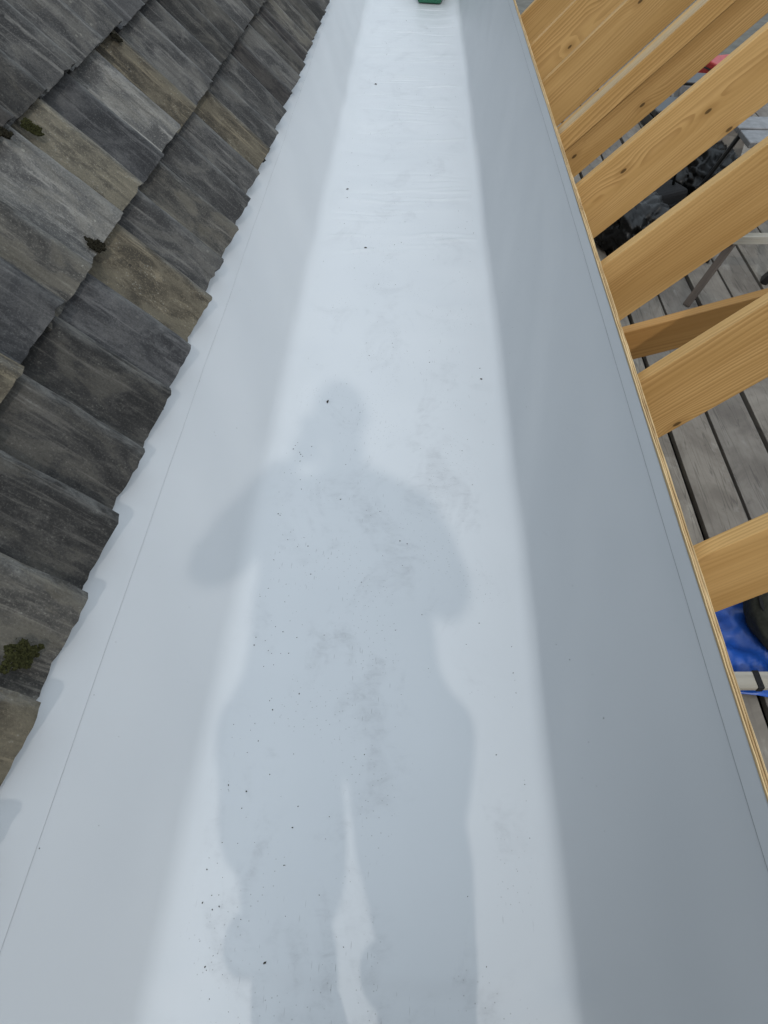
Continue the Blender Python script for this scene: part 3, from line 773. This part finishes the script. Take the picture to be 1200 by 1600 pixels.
# olive canvas bag on it
ob = blob('canvas_bag', (1.465, 1.43, DZ + 0.05), (0.20, 0.20, 0.15), 'olive', 'dark olive canvas bag lying on the blue tarpaulin', 'bag', 5, 0.045, sub=5, freq=1.3)
bm = bmesh.new(); tube(bm, [(-0.155, 0.15, 0.05), (-0.185, 0.06, 0.075), (-0.19, -0.03, 0.06), (-0.15, -0.12, 0.04), (-0.10, -0.19, -0.02)], 0.013, 8, 0.35)
from_bm('strap', bm, M['black_cloth'], ob, smooth=True)
bm = bmesh.new(); ring_loft(bm, [[Vector((-0.178 + 0.010 * math.cos(t * 0.628), 0.07 + 0.010 * math.sin(t * 0.628), z)) for t in range(10)] for z in (0.080, 0.088)]); from_bm('button', bm, M['zinc'], ob)
# silvered lath across the tarpaulin with a dark band round it
bm = bmesh.new(); add_box(bm, (0, 0, 0), (0.95, 0.062, 0.022))
la = from_bm('wood_lath', bm, M['grey_plank'], None, bevel=0.003); la.location = (1.38, 1.192, DZ + 0.072); la.rotation_euler = (0, 0, R(2.5))
tag(la, 'silvered wooden lath lying across the blue tarpaulin', 'lath')
box_obj('band', (-0.135, 0, 0), (0.022, 0.068, 0.028), M['black_cloth'], la, bevel=0.002)

# ================================================================== THE PHOTOGRAPHER (stands behind the lens; only the shadow is in the picture)
Mskin = mat_plain('skin', (0.52, 0.33, 0.25), 0.5, 0.4, var=0.06, scale=40, bump=0.05)
Mjack = mat_plain('grey_jacket', (0.20, 0.20, 0.205), 0.85, 0.2, var=0.2, scale=120)
Mtrou = mat_plain('work_trousers', (0.26, 0.245, 0.22), 0.85, 0.2, var=0.2, scale=120)
Mboot = mat_plain('work_boots', (0.05, 0.035, 0.022), 0.6, 0.4)
Mhair = mat_plain('brown_hair', (0.055, 0.035, 0.020), 0.6, 0.4, var=0.4, scale=200)
bm = bmesh.new()
def ell(cx_, cy_, z, rx, ry, n=20):
    return [Vector((cx_ + rx * math.cos(2 * math.pi * k / n), cy_ + ry * math.sin(2 * math.pi * k / n), z)) for k in range(n)]
def ball(c, r):
    bmesh.ops.create_icosphere(bm, subdivisions=3, radius=1.0, matrix=Matrix.Translation(c) @ Matrix.Diagonal((*(r if hasattr(r, '__len__') else (r, r, r)), 1)))
# jacket and trunk
ring_loft(bm, [ell(.045, -.165, .715, .272, .105), ell(.045, -.175, .76, .275, .14), ell(.05, -.175, .85, .236, .135), ell(.068, -.175, 1.0, .232, .135),
               ell(.09, -.18, 1.18, .225, .135), ell(.115, -.185, 1.30, .235, .125), ell(.13, -.19, 1.38, .215, .105), ell(.14, -.195, 1.43, .135, .085), ell(.14, -.20, 1.47, .075, .07)])
tube(bm, [(.135, -.20, 1.40), (.14, -.19, 1.50), (.15, -.185, 1.60)], [.066, .058, .06], 16)
# head
ball((.15, -.195, 1.715), (.080, .100, .118)); ball((.15, -.165, 1.655), (.062, .078, .070)); ball((.15, -.085, 1.695), (.014, .024, .022))
ball((.15, -.105, 1.648), (.024, .012, .008)); ball((.068, -.20, 1.70), (.012, .022, .032)); ball((.232, -.20, 1.70), (.012, .022, .032))
# legs in loose trousers
ring_loft(bm, [ell(-.105, -.16, .74, .150, .12), ell(-.112, -.155, .64, .136, .115), ell(-.112, -.15, .56, .128, .11), ell(-.103, -.14, .44, .106, .105), ell(-.115, -.13, .35, .078, .095), ell(-.112, -.125, .24, .078, .09), ell(-.108, -.12, .15, .082, .10), ell(-.108, -.12, .06, .070, .095)])
ring_loft(bm, [ell(.185, -.16, .74, .150, .12), ell(.170, -.155, .64, .138, .115), ell(.148, -.15, .56, .118, .11), ell(.148, -.14, .45, .112, .105), ell(.145, -.13, .35, .094, .095), ell(.125, -.125, .25, .088, .09), ell(.112, -.12, .15, .082, .10), ell(.112, -.12, .06, .070, .095)])
ball((-.205, -.13, .318), (.040, .05, .026)); ball((-.195, -.14, .53), (.054, .07, .085)); ball((.055, -.12, .280), (.046, .05, .030)); ball((.245, -.14, .70), (.07, .06, .06))
for bx_ in (-.108, .112):
    rings = []
    for yy, hw, ht in ((-.235, .030, .07), (-.22, .042, .10), (-.14, .048, .12), (-.06, .047, .085), (.00, .050, .062), (.045, .042, .05), (.07, .026, .034)):
        rings.append([Vector((bx_ + hw * math.cos(2 * math.pi * k / 14), yy, 0.008 + ht / 2 + ht / 2 * math.sin(2 * math.pi * k / 14))) for k in range(14)])
    ring_loft(bm, rings)
# left arm raised to the phone
tube(bm, [(-.04, -.185, 1.34), (-.12, -.17, 1.28), (-.19, -.13, 1.19), (-.25, -.10, 1.11)], [.082, .078, .070, .056], 16)
tube(bm, [(-.245, -.10, 1.11), (-.19, -.085, 1.19), (-.11, -.085, 1.30), (-.065, -.095, 1.375)], [.070, .068, .062, .052], 16)
ball((-.17, -.12, 1.23), (.075, .06, .075)); ball((-.250, -.10, 1.110), .058)
tube(bm, [(-.09, -.092, 1.345), (-.052, -.100, 1.395)], [.040, .036], 12)
# right arm hanging, hand in front of the jacket pocket
tube(bm, [(.30, -.19, 1.35), (.345, -.195, 1.25), (.362, -.20, 1.13), (.355, -.19, 1.075)], [.078, .070, .062, .058], 16)
tube(bm, [(.355, -.19, 1.08), (.31, -.10, 1.04), (.26, -.065, 1.01)], [.058, .050, .040], 16)
tube(bm, [(.27, -.07, 1.015), (.24, -.055, 1.00)], [.030, .027], 12)
Pp = Vector((0, 0, 1.5))                         # the lens
cw = camo.matrix_world.copy() if False else Matrix.Rotation(R(2.355), 3, 'Z') @ Matrix.Rotation(R(90 - 48.708), 3, 'X')
cr, cu, cb = cw @ Vector((1, 0, 0)), cw @ Vector((0, 1, 0)), cw @ Vector((0, 0, 1))
pc = Pp - cu * 0.055 + cr * 0.015 + cb * 0.014   # middle of the phone
def finger(pts, r0):
    tube(bm, pts, [r0, r0 * 0.95, r0 * 0.88, r0 * 0.70][:len(pts)], 10)
    ball(pts[-1], r0 * 0.72)
# left hand: palm under the phone's lower left edge, four fingers behind it, thumb on the glass side
pal = pc - cu * 0.062 - cr * 0.040 + cb * 0.012
tube(bm, [(-.052, -.100, 1.395), tuple(pal), tuple(pal + cu * 0.045)], [.028, .030, .026], 12, 0.6)
for k, off in enumerate((0.055, 0.034, 0.013, -0.006)):
    b0 = pal + cu * off - cr * 0.006
    finger([b0, b0 - cb * 0.030 - cr * 0.012, b0 - cb * 0.036 + cr * 0.018, b0 - cb * 0.034 + cr * (0.045, 0.050, 0.046, 0.036)[k]], 0.0088 - 0.0004 * k)
finger([pal + cu * 0.010, pal + cb * 0.022 + cu * 0.03, pal + cb * 0.020 + cu * 0.055 + cr * 0.018], 0.0105)
# right hand, relaxed against the jacket
ph = Vector((.225, -.045, .985))
tube(bm, [(.245, -.058, 1.002), tuple(ph), tuple(ph + Vector((-.035, .004, -.022)))], [.028, .032, .028], 12, 0.6)
for k in range(4):
    b0 = ph + Vector((-.040, .004 - .002 * k, -.004 - .019 * k + .012))
    ln = (.036, .040, .037, .030)[k]
    finger([b0, b0 + Vector((-ln * .8, .004, -.010)), b0 + Vector((-ln * 1.5, -.006, -.022)), b0 + Vector((-ln * 1.9, -.020, -.030))], 0.0088 - 0.0004 * k)
finger([ph + Vector((-.008, .008, .020)), ph + Vector((-.038, .014, .034)), ph + Vector((-.062, .010, .030))], 0.0105)
tmp = from_bm('body', bm, Mjack)
rm = tmp.modifiers.new('fuse', 'REMESH'); rm.mode = 'VOXEL'; rm.voxel_size = 0.0065; rm.use_smooth_shade = True
smo = tmp.modifiers.new('soft', 'SMOOTH'); smo.factor = 0.5; smo.iterations = 1
dg = bpy.context.evaluated_depsgraph_get()
me = bpy.data.meshes.new_from_object(tmp.evaluated_get(dg)); me.name = 'body'
bpy.data.objects.remove(tmp, do_unlink=True)
me.materials.clear()
for m_ in (Mjack, Mtrou, Mboot, Mskin): me.materials.append(m_)
cos_ = [v.co.copy() for v in me.vertices]; nos_ = [v.normal.copy() for v in me.vertices]
for k, (c, nv) in enumerate(zip(cos_, nos_)):    # loose cloth: folds and creases
    if 0.10 < c.z < 1.40 and (c - pal).length > 0.12 and (c - ph).length > 0.13:
        cos_[k] = c + nv * (0.008 * nz(c.x * 7, c.y * 7, c.z * 13) + 0.005 * (0.5 - abs(nz(c.x * 14 + 3, c.y * 14, c.z * 24))))
me.vertices.foreach_set('co', [q for c in cos_ for q in c]); me.update()
lh = pal; wr_l = Vector((-.060, -.098, 1.383)); dir_l = Vector((.04, 0, .06)).normalized()
for p in me.polygons:
    c = p.center
    if c.z > 1.475 and (c.xy - Vector((.15, -.2))).length < 0.16 and c.x > 0.055: i_ = 3
    elif (c - lh).length < 0.10 and (c - wr_l).dot(dir_l) > 0: i_ = 3
    elif (c - ph).length < 0.125 and c.x < 0.245 and c.y > -0.075: i_ = 3
    elif c.z < 0.13: i_ = 2
    elif c.z < 0.615 : i_ = 1
    else: i_ = 0
    p.material_index = i_; p.use_smooth = True
per = empty('person', (0.02, -0.13, 0.0))
tag(per, 'person in grey work clothes and boots photographing with a raised phone', 'person')
bo = link('body', me, None, per); bo.location = (-0.02, 0.13, 0.0)
bm = bmesh.new(); bmesh.ops.create_icosphere(bm, subdivisions=4, radius=1.0)
bmesh.ops.delete(bm, geom=[v for v in bm.verts if v.co.z < -0.05 and v.co.y > -0.25 or v.co.z < -0.62 or (v.co.y > 0.62 and v.co.z < 0.42)], context='VERTS')
for v in bm.verts: v.co = Vector((v.co.x * .087, v.co.y * .107, v.co.z * .124)) * (1 + 0.03 * nz(v.co.x * 9, v.co.y * 9, v.co.z * 3))
hr = from_bm('hair', bm, Mhair, per, smooth=True); hr.location = (0.13, -0.068, 1.718)
for ex in (-.03, .03):
    bm = bmesh.new(); bmesh.ops.create_uvsphere(bm, u_segments=12, v_segments=8, radius=0.011)
    e_ = from_bm('eye', bm, mat_plain('eye', (0.25, 0.25, 0.24), 0.2, 0.5, var=0.05), per, smooth=True); e_.location = (0.13 + ex, 0.13 - .106, 1.712)
fo = empty('phone', pc); fo.rotation_euler = cw.to_euler(); tag(fo, 'dark phone held up in the left hand of the person', 'phone')
box_obj('body', (0, 0, 0), (0.072, 0.152, 0.008), M['black_plastic'], fo, bevel=0.0025)
box_obj('screen', (0, 0, 0.0043), (0.066, 0.145, 0.0006), M['black_bag'], fo, bevel=0)
